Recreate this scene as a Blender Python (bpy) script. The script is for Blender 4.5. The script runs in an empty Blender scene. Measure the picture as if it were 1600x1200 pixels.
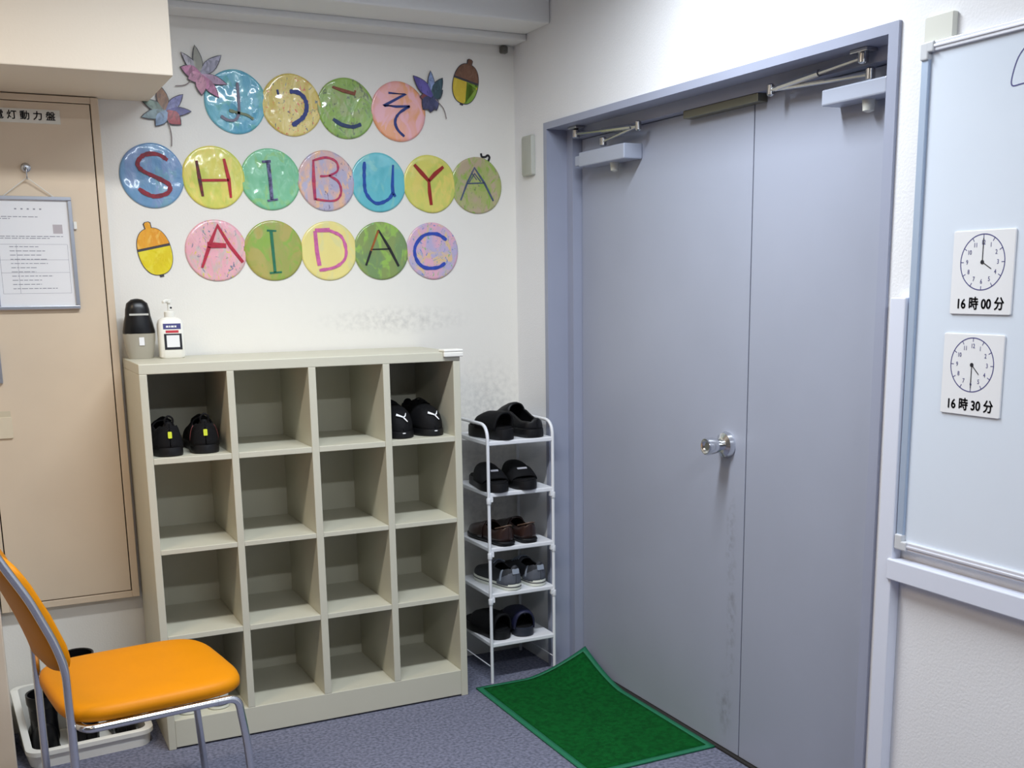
import bpy, bmesh, math, random
from math import sin, cos, pi, radians as R
from mathutils import Vector, Matrix, noise
random.seed(7)
S = bpy.context.scene
COL = S.collection
def C(r, g, b):
    f = lambda v: (v/255/12.92 if v/255 <= .04045 else ((v/255+.055)/1.055)**2.4)
    return (f(r), f(g), f(b), 1.0)

# ------------------------------------------------------------------ camera
cam = bpy.data.cameras.new('camera'); co = bpy.data.objects.new('camera', cam); COL.objects.link(co)
CP = Vector((-1.9302, -3.9886, 1.4861)); yaw, pit, rol = R(-26.575), R(-11.335), R(-0.694)
fw = Vector((-sin(yaw)*cos(pit), cos(yaw)*cos(pit), sin(pit))); rt = Vector((cos(yaw), sin(yaw), 0)); up = rt.cross(fw)
r2 = rt*cos(rol)+up*sin(rol); u2 = up*cos(rol)-rt*sin(rol)
co.matrix_world = Matrix(((r2.x, u2.x, -fw.x, CP.x), (r2.y, u2.y, -fw.y, CP.y), (r2.z, u2.z, -fw.z, CP.z), (0, 0, 0, 1)))
cam.sensor_width = 36; cam.lens = 1731.7*36/1600; cam.shift_x = -35.1/1600; cam.shift_y = 190.9/1600
cam.clip_start = .05
S.camera = co

# ------------------------------------------------------------------ light and exposure
S.view_settings.view_transform = 'Standard'; S.view_settings.look = 'None'
S.view_settings.gamma = 1; S.view_settings.use_curve_mapping = False
S.view_settings.exposure = 0.0
w = bpy.data.worlds.new('world'); S.world = w; w.use_nodes = True
w.node_tree.nodes['Background'].inputs[0].default_value = (.8, .9, 1, 1)
w.node_tree.nodes['Background'].inputs[1].default_value = .3
def lamp(name, loc, sx, sy, power, col, spread=180):
    l = bpy.data.lights.new(name, 'AREA'); l.shape = 'RECTANGLE'; l.size = sx; l.size_y = sy
    l.energy = power; l.color = col; l.spread = R(spread)
    o = bpy.data.objects.new(name, l); COL.objects.link(o); o.location = loc
    return o
COOL = (.86, .93, 1.0); WARM = (1.0, .80, .55); NEUT = (1.0, .95, .88)
lamp('ceiling_tube_light', (-.95, -1.50, 2.62), 1.2, .16, 42, COOL, 162)
lamp('ceiling_tube_light', (-.85, -4.0, 2.62), 1.2, .16, 44, COOL)
lamp('ceiling_tube_light', (-2.75, -1.5, 2.62), 1.2, .16, 23, WARM, 170)
lamp('ceiling_tube_light', (-2.75, -4.0, 2.62), 1.2, .16, 9, WARM)

# ------------------------------------------------------------------ materials
_M = {}
def mat(name, col, rough=.5, metal=0., var=0., vscale=8., bump=0., bscale=100., coat=0., alpha=1., trans=0., detail=4., col2=None, spec=.5):
    if name in _M: return _M[name]
    m = bpy.data.materials.new(name); _M[name] = m; m.use_nodes = True
    nt = m.node_tree; b = nt.nodes['Principled BSDF']
    b.inputs['Base Color'].default_value = col; b.inputs['Roughness'].default_value = rough
    b.inputs['Metallic'].default_value = metal; b.inputs['Coat Weight'].default_value = coat
    b.inputs['Coat Roughness'].default_value = .06; b.inputs['Alpha'].default_value = alpha
    b.inputs['Transmission Weight'].default_value = trans
    b.inputs['Specular IOR Level'].default_value = spec
    tc = nt.nodes.new('ShaderNodeTexCoord')
    if var > 0 or col2:
        n = nt.nodes.new('ShaderNodeTexNoise'); n.inputs['Scale'].default_value = vscale; n.inputs['Detail'].default_value = detail
        nt.links.new(tc.outputs['Object'], n.inputs['Vector'])
        mx = nt.nodes.new('ShaderNodeMix'); mx.data_type = 'RGBA'
        c2 = col2 or tuple(max(0, c*(1-var)) for c in col[:3])+(1,)
        mx.inputs[6].default_value = col; mx.inputs[7].default_value = c2
        rp = nt.nodes.new('ShaderNodeMapRange'); rp.inputs[1].default_value = .38; rp.inputs[2].default_value = .66
        nt.links.new(n.outputs['Fac'], rp.inputs[0]); nt.links.new(rp.outputs[0], mx.inputs[0])
        nt.links.new(mx.outputs[2], b.inputs['Base Color'])
    if bump > 0:
        n = nt.nodes.new('ShaderNodeTexNoise'); n.inputs['Scale'].default_value = bscale; n.inputs['Detail'].default_value = 3
        nt.links.new(tc.outputs['Object'], n.inputs['Vector'])
        bp = nt.nodes.new('ShaderNodeBump'); bp.inputs['Strength'].default_value = bump; bp.inputs['Distance'].default_value = .004
        nt.links.new(n.outputs['Fac'], bp.inputs['Height']); nt.links.new(bp.outputs[0], b.inputs['Normal'])
    return m
def stain(m, spots, col, nscale=14., lo=.42, hi=.7, amount=.6):
    """worn or dirty patches: noise inside soft ellipsoids (centre, size) in object space"""
    nt = m.node_tree; b = nt.nodes['Principled BSDF']; N = nt.nodes; L = nt.links
    tc = N.new('ShaderNodeTexCoord'); tot = None
    for c, s in spots:
        a = N.new('ShaderNodeVectorMath'); a.operation = 'SUBTRACT'; a.inputs[1].default_value = c
        L.new(tc.outputs['Object'], a.inputs[0])
        d = N.new('ShaderNodeVectorMath'); d.operation = 'DIVIDE'; d.inputs[1].default_value = s; L.new(a.outputs[0], d.inputs[0])
        l = N.new('ShaderNodeVectorMath'); l.operation = 'LENGTH'; L.new(d.outputs[0], l.inputs[0])
        r = N.new('ShaderNodeMapRange'); r.inputs[1].default_value = 1; r.inputs[2].default_value = .15; L.new(l.outputs['Value'], r.inputs[0])
        if tot is None: tot = r.outputs[0]
        else:
            q = N.new('ShaderNodeMath'); q.operation = 'MAXIMUM'; L.new(tot, q.inputs[0]); L.new(r.outputs[0], q.inputs[1]); tot = q.outputs[0]
    n = N.new('ShaderNodeTexNoise'); n.inputs['Scale'].default_value = nscale; n.inputs['Detail'].default_value = 6; L.new(tc.outputs['Object'], n.inputs['Vector'])
    r = N.new('ShaderNodeMapRange'); r.inputs[1].default_value = lo; r.inputs[2].default_value = hi; L.new(n.outputs['Fac'], r.inputs[0])
    q = N.new('ShaderNodeMath'); q.operation = 'MULTIPLY'; L.new(tot, q.inputs[0]); L.new(r.outputs[0], q.inputs[1])
    q2 = N.new('ShaderNodeMath'); q2.operation = 'MULTIPLY'; q2.inputs[1].default_value = amount; L.new(q.outputs[0], q2.inputs[0])
    mx = N.new('ShaderNodeMix'); mx.data_type = 'RGBA'; mx.inputs[7].default_value = col
    old = b.inputs['Base Color'].links
    if old: L.new(old[0].from_socket, mx.inputs[6])
    else: mx.inputs[6].default_value = b.inputs['Base Color'].default_value
    L.new(q2.outputs[0], mx.inputs[0]); L.new(mx.outputs[2], b.inputs['Base Color'])
    return m
_pn = [0]
def paint(c1, c2, c3, scale=14., seed=0., wr=.25, fleck=None, fr=.6):
    """hand-painted paper under wrinkled clear film"""
    _pn[0] += 1
    m = bpy.data.materials.new('painted_paper'); m.use_nodes = True
    nt = m.node_tree; N = nt.nodes; L = nt.links; b = N['Principled BSDF']
    tc = N.new('ShaderNodeTexCoord'); mp = N.new('ShaderNodeMapping'); mp.inputs['Location'].default_value = (seed, seed*1.7, 0)
    mp.inputs['Scale'].default_value = (1, .6, 1); mp.inputs['Rotation'].default_value = (0, 0, seed)
    L.new(tc.outputs['Object'], mp.inputs['Vector'])
    def noise(sc, det, dist=0.):
        n = N.new('ShaderNodeTexNoise'); n.inputs['Scale'].default_value = sc; n.inputs['Detail'].default_value = det
        n.inputs['Distortion'].default_value = dist; L.new(mp.outputs[0], n.inputs['Vector']); return n.outputs['Fac']
    def rng(s, a, c):
        r = N.new('ShaderNodeMapRange'); r.inputs[1].default_value = a; r.inputs[2].default_value = c; L.new(s, r.inputs[0]); return r.outputs[0]
    def mix(fac, a, c):
        mx = N.new('ShaderNodeMix'); mx.data_type = 'RGBA'; L.new(fac, mx.inputs[0])
        for i, v in ((6, a), (7, c)):
            if isinstance(v, tuple): mx.inputs[i].default_value = v
            else: L.new(v, mx.inputs[i])
        return mx.outputs[2]
    o = mix(rng(noise(scale*1.4, 4, .8), .45, .58), c1, c2)
    o = mix(rng(noise(scale*2.2, 4, 1.4), .52, .62), o, c3)
    if fleck: 
        for k, fc in enumerate(fleck):
            o = mix(rng(noise(scale*(5+2*k), 5, 2.), fr-.045, fr+.01), o, fc)
    L.new(o, b.inputs['Base Color'])
    b.inputs['Roughness'].default_value = .35; b.inputs['Coat Weight'].default_value = 1; b.inputs['Coat Roughness'].default_value = .08
    bp = N.new('ShaderNodeBump'); bp.inputs['Strength'].default_value = wr*.6; bp.inputs['Distance'].default_value = .01
    L.new(noise(26, 3, 1.2), bp.inputs['Height'])
    L.new(bp.outputs[0], b.inputs['Normal'])
    return m

WALL = mat('wall_paint', C(234, 234, 236), .75, bump=.25, bscale=160)
WALLB = mat('wall_paint_back', C(238, 235, 228), .75, bump=.12, bscale=160)
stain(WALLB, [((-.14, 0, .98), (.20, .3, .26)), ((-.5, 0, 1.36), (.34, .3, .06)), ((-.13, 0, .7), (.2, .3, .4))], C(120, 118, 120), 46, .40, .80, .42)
FAR = mat('wall_far', C(112, 110, 108), .8)
BEIGE = mat('beige_paint', C(226, 214, 196), .6, bump=.06, bscale=120)
PANEL = mat('beige_panel', C(222, 203, 178), .45, var=.05, vscale=3)
CEIL = mat('ceiling_white', C(232, 232, 230), .8)
CARPET = mat('carpet', C(134, 136, 156), .95, col2=C(100, 103, 120), vscale=90, bump=.9, bscale=420, spec=.1)
STEEL = mat('door_paint', C(165, 170, 186), .42, var=.05, vscale=2.2, bump=.03, bscale=60)
stain(STEEL, [((.113, -1.262, .70), (.06, .03, .20)), ((.113, -1.275, .45), (.06, .03, .3)), ((.113, -1.25, .15), (.06, .05, .12))], C(104, 102, 104), 40, .45, .66, .45)
FRAME = mat('frame_paint', C(158, 163, 182), .45, var=.04, vscale=4)
DARKGAP = mat('dark_gap', C(40, 36, 34), .8)
WHITE = mat('white_enamel', C(235, 236, 240), .4)
TRIM = mat('white_trim', C(222, 226, 240), .45)
CAB = mat('cabinet_enamel', C(205, 202, 184), .42, var=.03, vscale=3, bump=.02, bscale=200)
CHROME = mat('chrome', C(226, 228, 232), .18, 1.0)
STEELM = mat('steel_satin', C(190, 190, 192), .25, 1.0)
ALU = mat('aluminium', C(186, 190, 200), .35, .85)
ALUB = mat('aluminium_matte', C(176, 192, 214), .45, .3)
ORANGE = mat('orange_vinyl', C(214, 134, 0), .5, var=.06, vscale=4, bump=.06, bscale=300, spec=.2)
BLACK = mat('black_rubber', C(15, 15, 18), .5, spec=.35)
BLACKF = mat('black_fabric', C(11, 11, 14), .75, bump=.3, bscale=300, spec=.25)
BLACKG = mat('black_gloss', C(13, 13, 16), .32, spec=.4)
NAVY = mat('navy_rubber', C(24, 26, 58), .55)
BROWN = mat('brown_leather', C(52, 34, 30), .33, var=.3, vscale=20)
GREY = mat('grey_mesh', C(88, 92, 102), .7, bump=.3, bscale=400)
DGREY = mat('dark_grey_mesh', C(48, 50, 56), .7, bump=.3, bscale=400)
LGREY = mat('light_grey', C(150, 158, 172), .6)
OFFW = mat('off_white_rubber', C(226, 228, 216), .5)
PAPER = mat('paper', C(236, 236, 238), .55)
INK = mat('black_ink', C(22, 22, 34), .6)
INKL = mat('purple_ink', C(76, 76, 130), .6)
GINK = mat('grey_ink', C(150, 150, 160), .7)
WBOARD = mat('whiteboard_enamel', C(222, 231, 243), .22, var=.02, vscale=2)
GREENM = mat('mat_green', C(12, 92, 38), .95, col2=C(8, 74, 30), vscale=60, bump=.8, bscale=500, spec=.1)
GREENB = mat('mat_border', C(26, 112, 78), .6, bump=.1, bscale=200)
YEL = mat('neon_yellow', C(214, 226, 60), .5)
RED = mat('label_red', C(196, 52, 66), .5)
BLUEL = mat('label_blue', C(70, 70, 128), .5)
PLASTICW = mat('white_plastic', C(240, 238, 230), .35)
FROST = mat('frosted_plastic', C(196, 190, 174), .35, trans=.35)
BEIGEP = mat('beige_plate', C(214, 214, 204), .5)
GREYP = mat('grey_plate', C(184, 186, 178), .5)

# ------------------------------------------------------------------ mesh helpers
def tag(o, label=None, cat=None, group=None, kind=None):
    for k, v in (('label', label), ('category', cat), ('group', group), ('kind', kind)):
        if v: o[k] = v
    return o
def thing(name, label, cat, loc=(0, 0, 0), rot=(0, 0, 0), group=None):
    o = bpy.data.objects.new(name, None); COL.objects.link(o); o.empty_display_size = .05
    o.location = loc; o.rotation_euler = rot
    return tag(o, label, cat, group)
def obj(name, bm, m, parent=None, smooth=False, bevel=0., loc=None, rot=None, label=None):
    bmesh.ops.recalc_face_normals(bm, faces=bm.faces)
    me = bpy.data.meshes.new(name); bm.to_mesh(me); bm.free(); me.materials.append(m)
    o = bpy.data.objects.new(name, me); COL.objects.link(o)
    if smooth:
        for p in me.polygons: p.use_smooth = True
        if smooth != 'all':
            try: me.set_sharp_from_angle(angle=R(40))
            except Exception: pass
    if bevel:
        b = o.modifiers.new('bevel', 'BEVEL'); b.width = bevel; b.segments = 2; b.limit_method = 'ANGLE'
    if parent: o.parent = parent
    if loc: o.location = loc
    if rot: o.rotation_euler = rot
    if label: o['label'] = label
    return o
def struct(name, bm, m, bevel=0.):
    return tag(obj(name, bm, m, bevel=bevel), kind='structure')
def box(bm, x0, x1, y0, y1, z0, z1):
    v = [bm.verts.new(p) for p in ((x0, y0, z0), (x1, y0, z0), (x1, y1, z0), (x0, y1, z0), (x0, y0, z1), (x1, y0, z1), (x1, y1, z1), (x0, y1, z1))]
    for f in ((0, 3, 2, 1), (4, 5, 6, 7), (0, 1, 5, 4), (1, 2, 6, 5), (2, 3, 7, 6), (3, 0, 4, 7)): bm.faces.new([v[i] for i in f])
    return bm
def BX(*a): return box(bmesh.new(), *a)
def rings(bm, rs, cap0=True, cap1=True, closed=True):
    vs = [[bm.verts.new(p) for p in r] for r in rs]; n = len(rs[0])
    for a, b in zip(vs, vs[1:]):
        for i in range(n if closed else n-1):
            j = (i+1) % n; bm.faces.new((a[i], a[j], b[j], b[i]))
    if closed and cap0: bm.faces.new(vs[0][::-1])
    if closed and cap1: bm.faces.new(vs[-1])
    return bm
def smooth_path(pts, n=6):
    P = [Vector(p) for p in pts]; out = []
    for i in range(len(P)-1):
        a, b, c, d = P[max(i-1, 0)], P[i], P[i+1], P[min(i+2, len(P)-1)]
        for k in range(n):
            t = k/n; out.append(.5*((2*b)+(c-a)*t+(2*a-5*b+4*c-d)*t*t+(3*b-3*c+d-a)*t**3))
    return out+[P[-1]]
def fillet(pts, r, n=6):
    P = [Vector(p) for p in pts]; out = [P[0]]
    for a, b, c in zip(P, P[1:], P[2:]):
        d1 = (a-b); d2 = (c-b); rr = min(r, d1.length*.49, d2.length*.49)
        p0 = b+d1.normalized()*rr; p1 = b+d2.normalized()*rr
        for k in range(n+1):
            t = k/n; out.append(p0*(1-t)**2+b*2*t*(1-t)+p1*t*t)
    return out+[P[-1]]
def tube(bm, pts, r, seg=10, closed=False):
    P = [Vector(p) for p in pts]; n = len(P); rs = []
    prev = None
    for i, p in enumerate(P):
        t = (P[min(i+1, n-1)]-P[max(i-1, 0)]).normalized()
        if prev is None:
            u = t.orthogonal().normalized()
        else: u = (prev-t*prev.dot(t)).normalized()
        prev = u; v = t.cross(u); rr = r[i] if isinstance(r, (list, tuple)) else r
        rs.append([p+(u*cos(a)+v*sin(a))*rr for a in (2*pi*k/seg for k in range(seg))])
    return rings(bm, rs)
def lathe(bm, prof, seg=24, c=(0, 0, 0), axis='z'):
    rs = []
    for r, h in prof:
        ring = []
        for k in range(seg):
            a = 2*pi*k/seg; p = (r*cos(a), r*sin(a), h)
            if axis == 'x': p = (h, r*cos(a), r*sin(a))
            if axis == 'y': p = (r*sin(a), h, r*cos(a))
            ring.append((p[0]+c[0], p[1]+c[1], p[2]+c[2]))
        rs.append(ring)
    return rings(bm, rs)
def slab(bm, pts, levels):
    """closed outline pts (x,y) stacked at (z, scale) levels about its centre"""
    cx = sum(p[0] for p in pts)/len(pts); cy = sum(p[1] for p in pts)/len(pts)
    return rings(bm, [[(cx+(x-cx)*s, cy+(y-cy)*s, z) for x, y in pts] for z, s in levels])
def rrect(x0, x1, y0, y1, r, n=5):
    out = []
    for cx, cy, a0 in ((x1-r, y0+r, -pi/2), (x1-r, y1-r, 0), (x0+r, y1-r, pi/2), (x0+r, y0+r, pi)):
        for k in range(n+1):
            a = a0+pi/2*k/n; out.append((cx+r*cos(a), cy+r*sin(a)))
    return out
def ribbon(bm, pts, wd, z0=0, z1=.0008):
    """flat brush stroke along 2D points with widths"""
    P = [Vector((p[0], p[1])) for p in pts]; n = len(P); Lft = []; Rgt = []
    for i, p in enumerate(P):
        t = P[min(i+1, n-1)]-P[max(i-1, 0)]
        if t.length < 1e-9: t = Vector((1, 0))
        t.normalize(); q = Vector((-t.y, t.x)); ww = wd[i] if isinstance(wd, (list, tuple)) else wd
        Lft.append(p+q*ww/2); Rgt.append(p-q*ww/2)
    rs = [[(l.x, l.y, z1), (r.x, r.y, z1), (r.x, r.y, z0), (l.x, l.y, z0)] for l, r in zip(Lft, Rgt)]
    return rings(bm, rs)
def text_bm(s, size, x=0, y=0, z=.0004, align='CENTER', bold=0., sx=1.):
    cu = bpy.data.curves.new('lettering', 'FONT'); cu.body = s; cu.size = size; cu.align_x = align; cu.align_y = 'CENTER'
    cu.extrude = .0003; cu.resolution_u = 3
    t = bpy.data.objects.new('lettering', cu); COL.objects.link(t)
    dg = bpy.context.evaluated_depsgraph_get(); dg.update()
    me = bpy.data.meshes.new_from_object(t.evaluated_get(dg))
    bm = bmesh.new(); n0 = 0
    for dx, dy in (((0, 0),) if not bold else ((-bold, 0), (bold, 0), (0, -bold), (0, bold))):
        bm.from_mesh(me); bm.verts.ensure_lookup_table()
        for v in bm.verts[n0:]: v.co = Vector((v.co.x*sx+x+dx, v.co.y+y+dy, v.co.z+z))
        n0 = len(bm.verts)
    bpy.data.objects.remove(t); bpy.data.meshes.remove(me); bpy.data.curves.remove(cu)
    return bm
def add_bm(a, b):
    me = bpy.data.meshes.new('tmp'); b.to_mesh(me); b.free(); a.from_mesh(me); bpy.data.meshes.remove(me); return a
def interp(tab, t):
    for (a, va), (b, vb) in zip(tab, tab[1:]):
        if t <= b:
            k = (t-a)/(b-a) if b > a else 0; k = k*k*(3-2*k) if False else k
            return va+(vb-va)*k
    return tab[-1][1]
BACK = (pi/2, 0, 0); RIGHT = (pi/2, 0, -pi/2)

# ------------------------------------------------------------------ the setting
struct('floor', BX(-4.6, .4, -6.5, .15, -.1, 0), CARPET)
struct('ceiling', BX(-4.6, .4, -6.5, .15, 2.75, 2.85), CEIL)
struct('wall_back', BX(-4.6, .0, 0, .15, 0, 2.75), WALLB)
bm = BX(0, .3, -.2536, .15, 0, 2.75); box(bm, 0, .3, -1.9984, -.2536, 2.0553, 2.75); box(bm, 0, .3, -6.5, -1.9984, 0, 2.75)
box(bm, .2, .3, -1.9984, -.2536, 0, 2.0553)
struct('wall_right', bm, WALL)
struct('wall_left', BX(-4.6, -4.5, -6.5, 0, 0, 2.75), FAR)
struct('wall_front', BX(-4.6, .3, -6.6, -6.5, 0, 2.75), FAR)
struct('trim_1', BX(-4.5, -1.335, -.50, 0, 2.088, 2.75), BEIGE, .003)             # boxed soffit
bm = BX(-1.335, 0, -.30, 0, 2.385, 2.75); box(bm, -1.335, 0, -.115, 0, 2.362, 2.386)
struct('trim_2', bm, CEIL, .006)                                                  # beam along the back wall
struct('trim_3', BX(-2.9, -1.934, -.62, 0, 0, 2.088), BEIGE, .004)                # wall stub left of the panel

# door frame
fr = bmesh.new()
box(fr, -.008, .075, -.2783, -.2536, 0, 2.0553); box(fr, -.008, .075, -1.9984, -1.9668, 0, 2.0553)
box(fr, -.008, .075, -1.9668, -.2783, 2.0316, 2.0553)
box(fr, .075, .16, -.322, -.2536, 0, 2.0553); box(fr, .075, .16, -1.9984, -1.945, 0, 2.0553); box(fr, .075, .16, -1.945, -.322, 1.998, 2.0553)
tr = struct('trim_4', fr, FRAME)
obj('threshold_gap', BX(.10, .2, -1.945, -.322, .0, .006), DARKGAP, tr)
cb = BX(.078, .113, -1.385, -1.02, 1.975, 1.998); obj('door_coordinator', cb, mat('bronze_steel', C(120, 118, 104), .4, .6), tr, bevel=.002)

# door leaves, closers, knob
def leaf(name, y0, y1):
    return tag(obj(name, BX(.113, .153, y0, y1, .008, 1.996), STEEL, bevel=.0015), kind='structure')
d1 = leaf('door_1', -1.3255, -.3245); d2 = leaf('door_2', -1.943, -1.3300)
obj('door_gap', BX(.154, .2, -1.34, -1.31, .008, 1.996), DARKGAP, d2)
def closer(door, y0, y1, z0, z1, elbow, shoe, spin, x0):
    b = bmesh.new(); box(b, x0, .113, y0, y1, z0, z1)
    c = obj('door_closer', b, mat('closer_paint', C(176, 182, 198), .4, .2), door, bevel=.004)
    v = lathe(bmesh.new(), [(.004, -.03), (.014, -.026), (.016, 0), (.012, .004)], 14, (.085, (y0+y1)/2-.02, z0)); obj('closer_valve', v, BEIGEP, c, True)
    a = bmesh.new(); tube(a, [shoe, elbow], .006, 8); tube(a, [elbow, spin], .0055, 8)
    for p, r in ((shoe, .013), (elbow, .010), (spin, .012)): lathe(a, [(r*.6, -.016), (r, -.012), (r, .012), (r*.6, .016)], 12, p)
    tube(a, [Vector(shoe)+(Vector(elbow)-Vector(shoe))*.45, Vector(shoe)+(Vector(elbow)-Vector(shoe))*.9], .009, 8)
    obj('closer_arm', a, STEELM, c, True)
    p = BX(shoe[0]-.018, shoe[0]+.018, shoe[1]-.03, shoe[1]+.03, 2.022, 2.0314); obj('arm_bracket', p, STEELM, c, bevel=.002)
closer(d1, -.735, -.43, 1.888, 1.937, (.055, -.80, 1.982), (.055, -.385, 2.006), (.07, -.55, 1.962), .04)
obj('closer_tail', BX(.055, .113, -.43, -.375, 1.896, 1.93), mat('closer_paint', C(176, 182, 198)), d1, bevel=.003)
closer(d2, -1.905, -1.68, 1.918, 1.957, (.055, -1.47, 1.99), (.055, -1.82, 2.012), (.07, -1.83, 1.973), .05)
kb = lathe(bmesh.new(), [(.0, .113), (.040, .113), (.041, .108), (.037, .096), (.026, .090), (.019, .086)], 28, (0, -1.236, .995), 'x')
kn = obj('rose_plate', kb, CHROME, d1, True)
kb = lathe(bmesh.new(), [(.014, .10), (.016, .085), (.022, .072), (.026, .055), (.0265, .035), (.024, .029), (.018, .030), (.012, .036), (.0, .036)], 28, (0, -1.236, .995), 'x')
obj('door_knob', kb, CHROME, d1, True, label='chrome door knob')

# white timber trim below the whiteboard
struct('trim_5', BX(-.030, 0, -2.083, -2.036, 0, 1.446), TRIM, .003)
struct('trim_6', BX(-.036, 0, -6.4, -2.0722, .786, .836), TRIM, .003)

# ------------------------------------------------------------------ distribution panel on the left
pn = thing('distribution_board', 'tall beige electrical panel with a label strip, left of the shoe cabinet', 'electrical panel', (0, -.001, 0))
b = bmesh.new(); x0, x1, z0, z1 = -1.930, -1.4948, .436, 2.085
box(b, x0, x0+.024, -.036, 0, z0, z1); box(b, x1-.024, x1, -.036, 0, z0, z1); box(b, x0+.024, x1-.024, -.036, 0, z0, z0+.023); box(b, x0+.024, x1-.024, -.036, 0, z1-.020, z1)
obj('frame', b, PANEL, pn, bevel=.002)
obj('recess', BX(x0+.022, x1-.022, -.022, -.001, z0+.02, z1-.018), DARKGAP, pn)
dr = obj('panel_door', BX(x0+.0275, x1-.0275, -.036, -.0225, z0+.0265, z1-.0225), PANEL, pn, bevel=.001)
obj('label_plate', BX(-1.875, -1.612, -.038, -.0362, 1.998, 2.04), mat('label_strip', C(226, 224, 214), .5), dr)
obj('lettering', text_bm('電 灯 動 力 盤', .0285, -1.714, 2.019, .0383, sx=1.02, bold=.0005), INK, dr, rot=BACK)
lk = BX(-1.602, -1.592, -.046, -.0362, 1.676, 1.70); obj('lock', lk, PLASTICW, dr, bevel=.002)

hk = thing('magnet_hook', 'round chrome magnet hook on the beige panel door, holding the framed notice', 'hook', (-1.726, -.0372, 1.863), BACK)
obj('magnet', lathe(bmesh.new(), [(.0, 0), (.0145, 0), (.0145, .006), (.011, .0085), (.006, .009), (0, .009)], 24), STEELM, hk, True)
b = bmesh.new(); tube(b, smooth_path([(0, 0, .008), (0, -.006, .016), (0, -.018, .017), (0, -.032, .016), (0, -.036, .022), (0, -.030, .026)]), .0022, 8); obj('hook_arm', b, STEELM, hk, True)

nf = thing('framed_notice', 'silver-framed printed notice hanging by a cord on the beige panel door', 'framed notice', (-1.726, -.040, 1.60), BACK)
b = bmesh.new(); W, H, t = .123, .176, .012
for a in ((-W, W, -H, -H+t), (-W, W, H-t, H), (-W, -W+t, -H+t, H-t), (W-t, W, -H+t, H-t)): box(b, a[0], a[1], a[2], a[3], 0, .014)
obj('frame', b, ALU, nf, bevel=.002)
sh = obj('sheet', BX(-W+t, W-t, -H+t, H-t, .002, .006), PAPER, nf)
b = bmesh.new(); rnd = random.Random(3)
for k in range(5): box(b, -.045+k*.018, -.039+k*.018, .135, .139, .006, .0064)
rows = [(.112, -.1, .02), (.106, -.1, -.06), (.052, -.095, .09), (.046, -.095, .05)]+[(.02-.013*i, -.07, .0+.06*rnd.random()) for i in range(11)]
for zz, a0, a1 in rows:
    x = a0
    while x < a1:
        l = .006+.012*rnd.random(); box(b, x, min(x+l, a1), zz, zz+.0022, .006, .0064); x += l+.003
obj('fine_print', b, GINK, sh); b = bmesh.new()
for zz in (.028, -.02, -.06, -.125): box(b, -.1, .1, zz, zz+.0008, .006, .0063)
for xx in (-.1, -.05, .1): box(b, xx, xx+.0008, -.125, .028, .006, .0063)
obj('table_grid', b, GINK, sh)
obj('stamp', BX(.062, .090, .062, .090, .006, .0065), mat('stamp_grey', C(188, 180, 184), .7), sh)
b = bmesh.new(); tube(b, [(-.075, H-.002, .004), (0, .232, .014)], .0016, 6); tube(b, [(0, .232, .014), (.075, H-.002, .004)], .0016, 6); obj('cord', b, mat('cord_white', C(225, 222, 214), .7), nf)
sf = thing('small_notice', 'small grey-edged notice on the panel door at the left photo edge', 'notice', (-1.889, -.0372, 1.255), BACK)
b = bmesh.new()
for a in ((-.035, .035, -.06, -.051), (-.035, .035, .051, .06), (-.035, -.027, -.051, .051), (.027, .035, -.051, .051)): box(b, a[0], a[1], a[2], a[3], 0, .012)
obj('frame', b, ALU, sf); obj('card', BX(-.027, .027, -.051, .051, 0, .004), PAPER, sf)
tp = thing('card_pocket', 'beige card pocket taped to the panel door at the left photo edge', 'card pocket', (-1.884, -.0372, 1.06), BACK)
obj('pocket', slab(bmesh.new(), rrect(-.042, .044, -.044, .025, .004), [(0, 1), (.006, 1), (.007, .97)]), mat('pocket_beige', C(220, 206, 180), .5), tp)
obj('tape', BX(-.042, .042, .022, .044, 0, .0012), mat('tape', C(206, 194, 168), .35), tp)

# ------------------------------------------------------------------ greeting discs
RAD = .104
def relief(pts, cr, sd):
    rs = [[(x*s_, y*s_, z) for x, y in pts] for z, s_ in ((0, .985), (.0007, 1), (.0022, 1))]
    for k in range(1, 16):
        s_ = 1-k/16; ring = []
        for x, y in pts:
            p = Vector((x*s_*24+sd*3.1, y*s_*16+sd*1.7, sd)); h = noise.noise(p)+.5*noise.noise(p*2.3)
            ring.append((x*s_, y*s_, .0030+cr*.0036*h*min(1, k/2)))
        rs.append(ring)
    return rings(bmesh.new(), rs)
def disc(name, x, z, m, label, strokes, lab, yoff=.001, rag=.012, sd=0, crumple=.3):
    rnd = random.Random(sd+1); ph = [rnd.random()*6.28 for _ in range(5)]
    pts = []
    for k in range(72):
        a = 2*pi*k/72; r = RAD*(1+rag*sum(sin((i+2)*a+ph[i])/(i+2) for i in range(5)))
        pts.append((r*cos(a), r*sin(a)))
    o = obj(name, relief(pts, crumple, sd), m, None, 'all')
    o.location = (x, -yoff, z); o.rotation_euler = BACK
    tag(o, label, 'paper disc', 'painted letter discs on the wall')
    for mt, ss in strokes:
        b = bmesh.new()
        for s in ss:
            pts, wd, sm = s
            P = [(p[0]*RAD, p[1]*RAD) for p in pts]
            if sm and len(P) > 2: P = [(q.x, q.y) for q in smooth_path([(p[0], p[1], 0) for p in P], 5)]
            n = len(P); r2_ = random.Random(sd*7+n)
            W_ = [1.22*wd*RAD*(.8+.4*r2_.random())*(.75 if i in (0, n-1) else 1) for i in range(n)]
            ribbon(b, P, W_, .001, .0046+.0026*crumple)
        obj('letter', b, mt, o, label=lab)
    return o
def ink(n, r, g, b, r2=None): return mat('crayon_'+n, C(r, g, b), .5, col2=C(*r2) if r2 else None, vscale=90, var=.25)
T = True; F = False
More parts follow.
